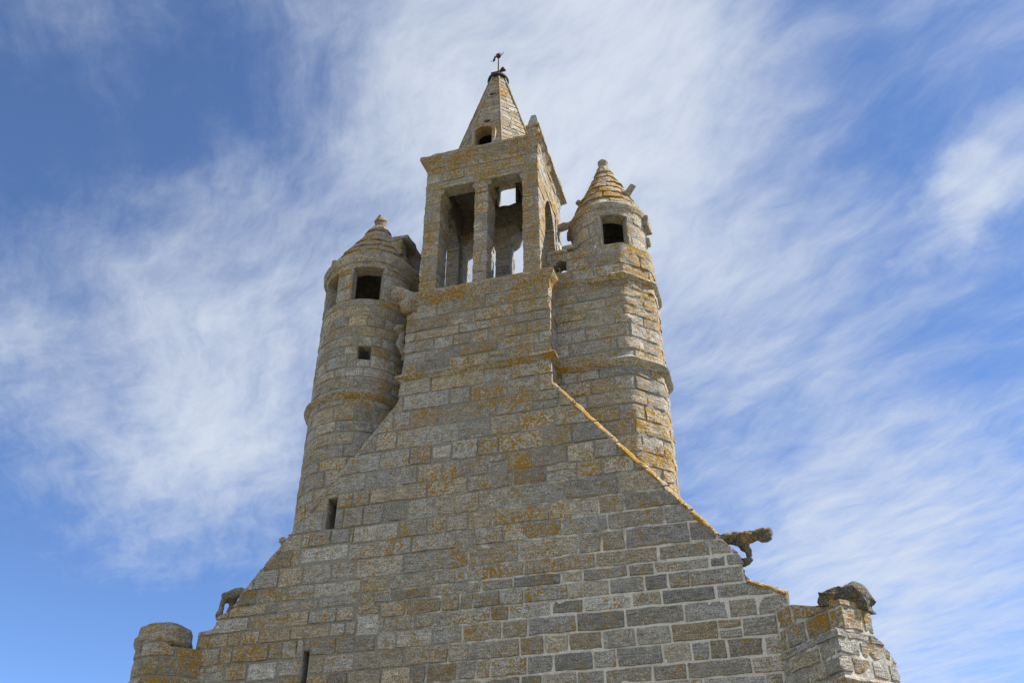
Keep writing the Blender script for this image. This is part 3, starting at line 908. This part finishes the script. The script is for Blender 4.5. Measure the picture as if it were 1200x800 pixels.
# ---------------- eight-sided turret (right of the belfry)
RX, RY, RA = -1.98, 1.17, 0.745
def build_octagon_turret():
    rnd = random.Random(83); mb = MB()
    R = RA / math.cos(math.pi / 8)
    pts = [(RX + R * math.cos(math.radians(112.5 + 45 * i)), RY + R * math.sin(math.radians(112.5 + 45 * i))) for i in range(8)]
    surf = PathSurf(round_corners(pts, 0.065, True), closed=True)
    shell(mb, surf, merge_breaks([0, surf.L], surf.corners, 0.01), [4.0, 12.36], lambda s, z: True, 0.25, (0.18, 0.5, 0.3))
    yf = RY - RA
    # wall that ties it to the belfry, pierced by a small trefoil
    tie = PathSurf([(-3.03, yf + 0.003), (RX - 0.1, yf + 0.003)])
    hole = [(0.27, 12.13, 0.085), (0.19, 12.08, 0.055), (0.21, 12.0, 0.045)]
    def tie_in(s, z): return not any((s - a) ** 2 + (z - b) ** 2 < r * r for a, b, r in hole) and not (0.26 < s < 0.375 and 11.93 < z < 12.18)
    S = frange(0, 0.09, 0.09) + frange(0.09, 0.39, 0.012)[1:] + [0.6, tie.L]
    Z = [6.5, 9.0, 11.9] + frange(11.9, 12.24, 0.012)[1:] + [12.36]
    shell(mb, tie, S, Z, tie_in, 0.30, (0.25, 0.5, 0.3), None, 1)
    # block facing runs on over tie wall, front and right-hand sides
    q = [p for p in pts]
    front = PathSurf(round_corners([(-3.02, yf)] + [(p[0], p[1]) for p in pts[4:8]], 0.065, False))
    rects = layout(rnd, 0.0, front.L, 6.4, 9.88, (0.20, 0.33), (0.32, 1.0), 0.05) + layout(rnd, 0, front.L, 9.90, 11.62, (0.18, 0.29), (0.32, 1.0), 0.08) + layout(rnd, 0, front.L, 11.66, 12.40, (0.22, 0.27), (0.32, 0.8), 0.0)
    rects = subtract(rects, (0.11, 0.38, 11.92, 12.23))
    for r in rects:
        s = (r[0] + r[1]) / 2; z = r[2]
        l = 0.27 + 0.28 * clamp01((s - 1.25) / 0.3) + 0.16 * clamp01((z - 10.4) / 1.6)
        sunny = s > 1.3
        add_stone(mb, rnd, front, r, stone_colour(rnd, l, 0.4), 0.006, 0.010, 0.024 if sunny else 0.011, 0.045, 0.014)
    tb = MB()
    t = mb.build('turret', chapel, label='eight-sided stair turret right of the belfry, its right side in sunlight')
    sc = MB()
    sweep(sc, front, [(-0.05, 9.80), (0.02, 9.81), (0.05, 9.84), (0.10, 9.88), (0.11, 9.91), (0.10, 9.93), (0.02, 9.99), (-0.05, 9.99)], 0.12, front.L, 0.06, (0.4, 0.5, 0.42), 0.012, 8)
    sc.build('string_course', t)
    sc = MB()
    sweep(sc, front, [(-0.05, 11.56), (0.02, 11.57), (0.04, 11.60), (0.075, 11.63), (0.08, 11.655), (0.07, 11.675), (0.02, 11.72), (-0.05, 11.72)], 0.12, front.L, 0.06, (0.4, 0.5, 0.42), 0.012, 8)
    sc.build('string_course', t)
    cp = MB(); rough_block(cp, (-3.0, yf - 0.03, 12.36), (-2.62, yf + 0.33, 12.44), (0.3, 0.5, 0.5), 5, 0.02, 0.015); rough_block(cp, (-2.72, yf - 0.02, 12.43), (-2.50, yf + 0.3, 12.53), (0.3, 0.55, 0.4), 4, 0.02, 0.015)
    cp.build('coping', t)
    # round lantern
    LRr = 0.695; lan = MB()
    cs = PathSurf(circle(RX, RY, LRr), closed=True, smooth=True)
    A = lambda ang: arc_s(LRr, ang)
    def wrapd(s, c): return (s - c + cs.L / 2) % cs.L - cs.L / 2
    wins = [(A(18), 0.235, 12.38, 13.12), (A(108), 0.2, 12.45, 13.05), (A(198), 0.2, 12.45, 13.05), (A(288), 0.16, 12.5, 13.05)]
    wins = wins[:1] + wins[1:2]
    def inside(s, z): return not any(abs(wrapd(s, c)) < hw and a < z < b for c, hw, a, b in wins)
    S = merge_breaks(frange(0, cs.L, 0.10), [(c + k) % cs.L for c, hw, a, b in wins for k in (-hw, hw)], 0.004); S[-1] = cs.L
    Z = merge_breaks([12.30, 12.8, 13.36], [q_ for h in wins for q_ in h[2:]], 0.01)
    shell(lan, cs, S, Z, inside, 0.15, (0.12, 0.5, 0.2))
    rects = layout(rnd, 0, cs.L, 12.34, 13.28, (0.26, 0.34), (0.3, 0.6), 0)
    for c, hw, a, b in wins:
        for k in (-cs.L, 0, cs.L): rects = subtract(rects, (c - hw + k, c + hw + k, a, b))
    for r in rects: add_stone(lan, rnd, cs, r, stone_colour(rnd, 0.36, 0.3), 0.005, 0.007, 0.012, 0.05, 0.010)
    lan.build('lantern', t)
    ev = MB()
    sweep(ev, cs, [(-0.22, 13.11), (0.006, 13.115), (0.012, 13.20), (0.025, 13.26), (0.028, 13.275), (0.040, 13.28), (0.045, 13.31), (0.06, 13.345), (0.064, 13.38), (0.05, 13.41), (0.0, 13.46), (-0.22, 13.46)], None, None, 0.06, (0.3, 0.5, 0.42), 0.012, 8)
    ev.build('eave_moulding', t)
    turret_roof(RX, RY, [(13.40, 0.715), (14.10, 0.43), (14.60, 0.215), (14.95, 0.105)], 7, 87, 0.74, 'turret_roof', t)
    kn = MB(); lathe(kn, RX, RY, [(0.09, 14.9), (0.095, 14.96), (0.085, 15.06), (0.10, 15.09), (0.105, 15.14), (0.085, 15.17)], 20, (0.2, 0.5, 0.4)); kn.roughen(0.012, 8); kn.build('finial', t)
    for ang, z, r, h in ((62, 13.95, 0.56, 0.10), (-70, 14.0, 0.54, 0.02)):
        cr = MB(); a = math.radians(ang); dx, dy = math.sin(a), -math.cos(a)
        p0 = Vector((RX + dx * (r - 0.08), RY + dy * (r - 0.08), z - 0.03)); p1 = p0 + Vector((dx, dy, 0.9)) * (h + 0.08)
        tube(cr, [p0, p0.lerp(p1, 0.5), p1], [0.065, 0.06, 0.055], 8, (0.2, 0.45, 0.35))
        cr.roughen(0.015, 9); cr.build('crocket', t)
    for ang, r0, r1, za, zb, w in ((84, 0.64, 0.80, 13.10, 13.36, 0.16), (86, 0.64, 0.765, 12.76, 12.92, 0.07), (-82, 0.64, 0.78, 13.24, 13.38, 0.09)):
        hd = MB(); a = math.radians(ang); d = Vector((math.sin(a), -math.cos(a), 0)); w_ = Vector((math.cos(a), math.sin(a), 0))
        def M(p, d=d, w_=w_): return (RX + d.x * p[0] + w_.x * p[1], RY + d.y * p[0] + w_.y * p[1], p[2])
        rough_block(hd, (r0, -w, za), (r1, w, zb), (0.3, 0.42, 0.3), 4, 0.03, 0.02, M=M)
        hd.build('hood_stone', t)
    return t
right_turret = build_octagon_turret()

# ---------------- diagonal corner buttresses
def build_right_buttress():
    rnd = random.Random(97); mb = MB()
    def stage(pts, z0, top, courses, core_z, zs, l1_lich):
        surf = PathSurf(pts)
        S = merge_breaks(frange(0, surf.L, 0.05), surf.corners, 0.01)
        shell(mb, surf, S, zs, lambda s, z: True, 0.16, lambda p: (0.55, 0.5, 0.2), lambda s: top(s - surf.cum[1]))
        cx, cy = sum(p[0] for p in pts) / len(pts), sum(p[1] for p in pts) / len(pts)
        ids = [mb.vert((cx + (x - cx) * 0.94, cy + (y - cy) * 0.94, z), (0.3, 0.5, 0.6)) for (x, y), z in zip(pts, core_z)]
        mb.face(ids, 0)
        rects = []
        for za, zb, hs, ls in courses: rects += layout(rnd, 0, surf.L, za, zb, hs, ls, 0)
        for r in rects:
            s = (r[0] + r[1]) / 2; z = (r[2] + r[3]) / 2
            tt = [top(q - surf.cum[1]) for q in (r[0] + 0.01, s, r[1] - 0.01)]
            if max(tt) < r[2] + 0.05: continue
            c = stone_colour(rnd, 0.20 + l1_lich * clamp01((z - 4.7) / 0.5), 0.30)
            if rnd.random() < 0.14: c = (c[0], c[1], 0.72)
            add_stone(mb, rnd, surf, r, c, 0.016, 0.014, 0.022, 0.05, 0.016, (lambda q: top(q - surf.cum[1])) if min(tt) < r[3] + 0.01 else None)
        return surf
    def low(u):
        if u < 0.58: return 5.02
        if u < 0.70: return 5.02 - (u - 0.58) / 0.12 * 0.07
        return 4.95 - (u - 0.70) / 0.18 * 0.20
    def high(u): return 5.37 if u > -0.3 else 5.37 + 0.16 * min(1.0, (-0.3 - u) / 0.45)
    surf = stage([(-0.10, 0.0), (0.55, -0.85), (1.17, -0.23), (0.55, 0.45)], 0, low, ((0, 4.30, (0.26, 0.36), (0.4, 0.8)), (4.30, 5.02, (0.17, 0.24), (0.22, 0.7))), (5.0, 4.98, 4.72, 4.9), merge_breaks(frange(0, 4.2, 0.6) + frange(4.2, 5.02, 0.1), []), 0.22)
    stage([(-0.08, -0.03), (0.66, -0.75), (0.98, -0.43), (0.52, 0.12)], 5.02, high, ((5.02, 5.54, (0.22, 0.30), (0.3, 0.75)),), (5.50, 5.35, 5.35, 5.40), frange(5.0, 5.55, 0.05), 0.28)
    b = mb.build('buttress', chapel, label='corner buttress at the right, sunlit on its outer face')
    dm = MB(); l1 = surf.cum[1]
    sweep(dm, surf, [(-0.05, 4.33), (0.03, 4.34), (0.09, 4.40), (0.10, 4.43), (0.09, 4.45), (0.0, 4.50), (-0.05, 4.50)], l1 - 0.10, surf.L, 0.06, (0.4, 0.55, 0.42), 0.018, 8)
    dm.build('drip_moulding', b)
    wt = MB()      # broken stones on the stepped top
    for u0, u1, w0, w1, za, zb, k in ((0.40, 0.62, 0.03, 0.45, 4.90, 5.10, 2), (0.60, 0.80, 0.04, 0.5, 4.75, 4.97, 3), (0.28, 0.50, 0.05, 0.5, 4.95, 5.20, 5)):
        def M(p): return (0.55 + 0.7071 * (p[0] - p[1]), -0.85 + 0.7071 * (p[0] + p[1]), p[2])
        rough_block(wt, (u0, w0, za), (u1, w1, zb), (0.3, 0.5, 0.55), 7, 0.03, 0.04, 5, k, M=M)
    wt.roughen(0.015, 13)
    wt.build('weathering', b)
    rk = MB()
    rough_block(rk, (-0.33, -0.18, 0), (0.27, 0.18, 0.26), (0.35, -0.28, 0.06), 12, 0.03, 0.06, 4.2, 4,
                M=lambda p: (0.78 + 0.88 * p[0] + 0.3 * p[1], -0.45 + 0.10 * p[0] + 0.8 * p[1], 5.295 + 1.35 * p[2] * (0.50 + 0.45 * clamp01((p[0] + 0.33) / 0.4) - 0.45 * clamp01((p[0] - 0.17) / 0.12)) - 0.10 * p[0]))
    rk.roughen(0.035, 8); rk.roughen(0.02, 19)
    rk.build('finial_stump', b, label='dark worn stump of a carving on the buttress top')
    return b
build_right_buttress()

def build_left_buttress():
    rnd = random.Random(101); mb = MB()
    # plan with heavily rounded outer corners
    ctr = [(-8.17, 0.0), (-8.45, -0.22)]
    arc = [(-8.62 - 0.06, -0.20 - 0.06)]
    pts = [(-9.42, 0.52), (-9.40, 0.20), (-9.33, -0.05), (-9.20, -0.26), (-9.02, -0.38), (-8.84, -0.41), (-8.66, -0.36), (-8.50, -0.26), (-8.36, -0.14), (-8.22, 0.0)]
    surf = PathSurf(pts, smooth=True)
    def top(s):
        x = surf.plan(s)[0].x
        return 5.74 if x > -8.62 else (5.80 if x > -9.22 else 5.66)
    shell(mb, surf, frange(0, surf.L, 0.08), [0, 2, 4, 5, 5.5, 5.8], lambda s, z: True, 0.16, (0.2, 0.5, 0.4), top)
    ids = [mb.vert((x + 0.0, y + 0.06, 5.66), (0.3, 0.5, 0.6)) for x, y in pts] + [mb.vert((-8.3, 0.4, 5.66), (0.3, 0.5, 0.6))]
    mb.face(ids, 0)
    rects = layout(rnd, 0, surf.L, 0, 4.5, (0.26, 0.36), (0.4, 0.8), 0) + layout(rnd, 0, surf.L, 4.5, 5.80, (0.22, 0.32), (0.3, 0.6), 0)
    for r in rects:
        s = (r[0] + r[1]) / 2; x = surf.plan(s)[0].x
        c = stone_colour(rnd, 0.34 + (0.42 if x > -8.66 and r[2] > 5.0 else 0), 0.3)
        add_stone(mb, rnd, surf, r, c, 0.012, 0.012, 0.014, 0.055, 0.012, top if r[3] > 5.64 else None)
    b = mb.build('buttress', chapel, label='rounded corner buttress at the left, patched with orange lichen')
    tp = MB()
    n = 22
    # worn cylindrical stump with a torn moulding
    def ring(r, z): return [(-8.96 + r * 1.02 * math.cos(2 * math.pi * q / n), 0.02 + r * math.sin(2 * math.pi * q / n), z) for q in range(n)]
    rows = [ring(r, z) for r, z in ((0.36, 5.60), (0.37, 5.78), (0.40, 5.82), (0.42, 5.86), (0.415, 5.90), (0.385, 5.93), (0.38, 5.98), (0.375, 6.06), (0.365, 6.105), (0.33, 6.12))]
    idd = tp.grid(rows, (0.3, 0.5, 0.42), 0, True); tp.face(tuple(idd[-1])); tp.roughen(0.035, 6); tp.roughen(0.02, 14)
    tp.build('finial_stump', b)
    return b
build_left_buttress()

# ---------------- carved beasts
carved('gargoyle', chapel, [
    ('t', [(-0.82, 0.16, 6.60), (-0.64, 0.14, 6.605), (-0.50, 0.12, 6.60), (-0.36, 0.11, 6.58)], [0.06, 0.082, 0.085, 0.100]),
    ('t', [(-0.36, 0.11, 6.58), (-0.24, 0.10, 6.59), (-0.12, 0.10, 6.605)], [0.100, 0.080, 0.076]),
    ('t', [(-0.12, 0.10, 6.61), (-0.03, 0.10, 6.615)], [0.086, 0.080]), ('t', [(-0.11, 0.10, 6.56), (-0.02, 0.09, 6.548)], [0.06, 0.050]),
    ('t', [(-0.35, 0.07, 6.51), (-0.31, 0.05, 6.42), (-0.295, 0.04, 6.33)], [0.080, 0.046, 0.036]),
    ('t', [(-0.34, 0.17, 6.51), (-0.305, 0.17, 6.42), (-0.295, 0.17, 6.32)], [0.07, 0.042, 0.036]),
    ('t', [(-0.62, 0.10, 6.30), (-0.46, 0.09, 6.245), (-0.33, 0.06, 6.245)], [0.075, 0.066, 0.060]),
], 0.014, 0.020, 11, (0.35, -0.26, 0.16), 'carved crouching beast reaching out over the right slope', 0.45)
carved('gargoyle', chapel, [
    ('t', [(-7.76, 0.15, 6.60), (-7.86, 0.12, 6.62), (-7.98, 0.12, 6.60), (-8.06, 0.12, 6.55)], [0.06, 0.08, 0.088, 0.08]),
    ('t', [(-8.08, 0.07, 6.56), (-8.10, 0.05, 6.43), (-8.10, 0.04, 6.31), (-8.11, 0.03, 6.25)], [0.065, 0.046, 0.042, 0.05]),
    ('t', [(-8.00, 0.17, 6.54), (-8.01, 0.15, 6.42), (-8.01, 0.13, 6.27)], [0.058, 0.038, 0.036]),
    ('t', [(-8.13, 0.08, 6.23), (-8.02, 0.1, 6.23), (-7.90, 0.1, 6.27)], [0.045, 0.05, 0.04]),
    ('e', (-8.11, 0.08, 6.585), (0.05, 0.05, 0.045)),
], 0.016, 0.014, 11, (0.25, 0.0, 0.20), 'headless carved beast standing on the left kneeler stone', 0.25)
carved('gargoyle', chapel, [
    ('t', [(-7.14, 0.2, 7.30), (-7.22, 0.12, 7.345)], [0.05, 0.045]),
    ('e', (-7.245, 0.08, 7.36), (0.062, 0.055, 0.062)), ('e', (-7.27, 0.05, 7.335), (0.028, 0.028, 0.024)),
], 0.013, 0.010, 12, (0.3, 0.5, 0.3), 'small carved head poking out of the left slope', 0.2)
carved('gargoyle', chapel, [
    ('t', [(-5.25, 0.05, 11.55), (-5.42, -0.12, 11.56), (-5.50, -0.22, 11.58)], [0.16, 0.15, 0.13]),
    ('e', (-5.52, -0.22, 11.60), (0.12, 0.13, 0.12)), ('e', (-5.40, -0.10, 11.40), (0.11, 0.12, 0.17)),
    ('t', [(-5.32, -0.02, 11.36), (-5.42, -0.10, 11.46)], [0.07, 0.09]),
], 0.018, 0.018, 9, (0.35, 0.5, 0.5), 'worn animal head jutting from the corner below the belfry', 0.35)
carved('gargoyle', chapel, [
    ('t', [(-5.38, 0.42, 11.05), (-5.52, 0.28, 11.05), (-5.60, 0.16, 11.08)], [0.11, 0.10, 0.09]),
    ('e', (-5.60, 0.14, 11.10), (0.11, 0.10, 0.075)),
    ('t', [(-5.38, 0.42, 10.60), (-5.52, 0.24, 10.68), (-5.58, 0.16, 10.80), (-5.55, 0.18, 10.95)], [0.09, 0.08, 0.075, 0.08]),
    ('t', [(-5.38, 0.42, 10.55), (-5.54, 0.26, 10.55)], [0.05, 0.045]),
], 0.016, 0.016, 11, (0.15, 0.3, 0.1), 'eroded open-mouthed beast in the gap beside the round turret', 0.1)
carved('gargoyle', chapel, [
    ('t', [(-3.05, 1.55, 13.98), (-2.92, 1.56, 14.02), (-2.80, 1.57, 14.03)], [0.08, 0.085, 0.08]),
    ('e', (-2.76, 1.57, 14.03), (0.09, 0.09, 0.10)),
], 0.016, 0.014, 11, (0.2, 0.6, 0.4), 'rounded spout stone on the sunlit side of the belfry', 0.3)

# ---------------- nave behind the gable
def build_nave():
    rnd = random.Random(7); mb = MB()
    x0, x1, y1 = -8.15, -0.25, 17.0
    for (a, b) in (((x1, 0.70), (x1, y1)), ((x1, y1), (x0, y1)), ((x0, y1), (x0, 0.70))):
        sf = PathSurf([a, b]); shell(mb, sf, [0, sf.L], [0, 4.6], lambda s, z: True, 0.6, (0.6, 0.5, 0.2))
        for r in layout(rnd, 0, sf.L, 0, 4.6, (0.28, 0.4), (0.5, 1.1), 0):
            add_stone(mb, rnd, sf, r, stone_colour(rnd, 0.25, 0.4), 0.02, 0.012, 0.008, 0.3, 0.006)
    n = mb.build('nave_wall', chapel)
    rm = MB()
    prism(rm, [(x0 - 0.15, 4.55), (x1 + 0.15, 4.55), (-4.2, 8.7)], 0.72, y1 + 0.2)
    rm.build('nave_roof', chapel, (SLATE,))
build_nave()

# ------------------------------------------------------------------ weather vane on the steeple cap
vane = bpy.data.objects.new('weather_vane', None); COL.objects.link(vane); vane.location = (SCX, SCY, 18.2)
vane['label'] = 'small dark iron cross and weathercock on top of the stone steeple'; vane['category'] = 'weather vane'
def iron(name, fn):
    mb = MB(); fn(mb); o = mb.build(name, vane, (IRON,)); return o
iron('rod', lambda m: tube(m, [(0, 0, -0.12), (0, 0, 0.3), (0, 0, 0.62)], [0.020, 0.016, 0.013], 8))
def crossbar(m):
    tube(m, [(-0.165, 0, 0.12), (-0.05, 0, 0.122), (0.17, 0, 0.125)], [0.026, 0.024, 0.026], 8)
iron('crossbar', crossbar)
def scroll(m):
    tube(m, [(0.05, 0, 0.14), (0.09, 0, 0.19), (0.11, 0, 0.24), (0.12, 0, 0.18), (0.12, 0, 0.14)], [0.022, 0.034, 0.02, 0.03, 0.018], 8)
iron('scroll', scroll)
def cock(m):
    lathe(m, 0, 0, [(0.004, 0.60), (0.04, 0.62), (0.058, 0.66), (0.05, 0.70), (0.004, 0.725)], 12)
    tube(m, [(-0.05, 0, 0.66), (-0.085, 0.0, 0.64), (-0.10, 0, 0.58), (-0.115, 0, 0.50)], [0.012, 0.024, 0.03, 0.008], 8)
    tube(m, [(-0.09, 0, 0.64), (-0.085, 0, 0.70)], [0.018, 0.006], 6)
    tube(m, [(0.05, 0, 0.66), (0.09, 0, 0.70), (0.125, 0, 0.76)], [0.010, 0.007, 0.006], 6)
    tube(m, [(-0.11, 0, 0.54), (-0.15, 0, 0.545), (-0.19, 0, 0.54)], [0.006, 0.006, 0.005], 6)
    tube(m, [(0.085 * math.cos(a), 0, 0.675 + 0.085 * math.sin(a)) for a in [math.pi * i / 10 for i in range(11)]], [0.005] * 11, 5)
iron('cockerel', cock)
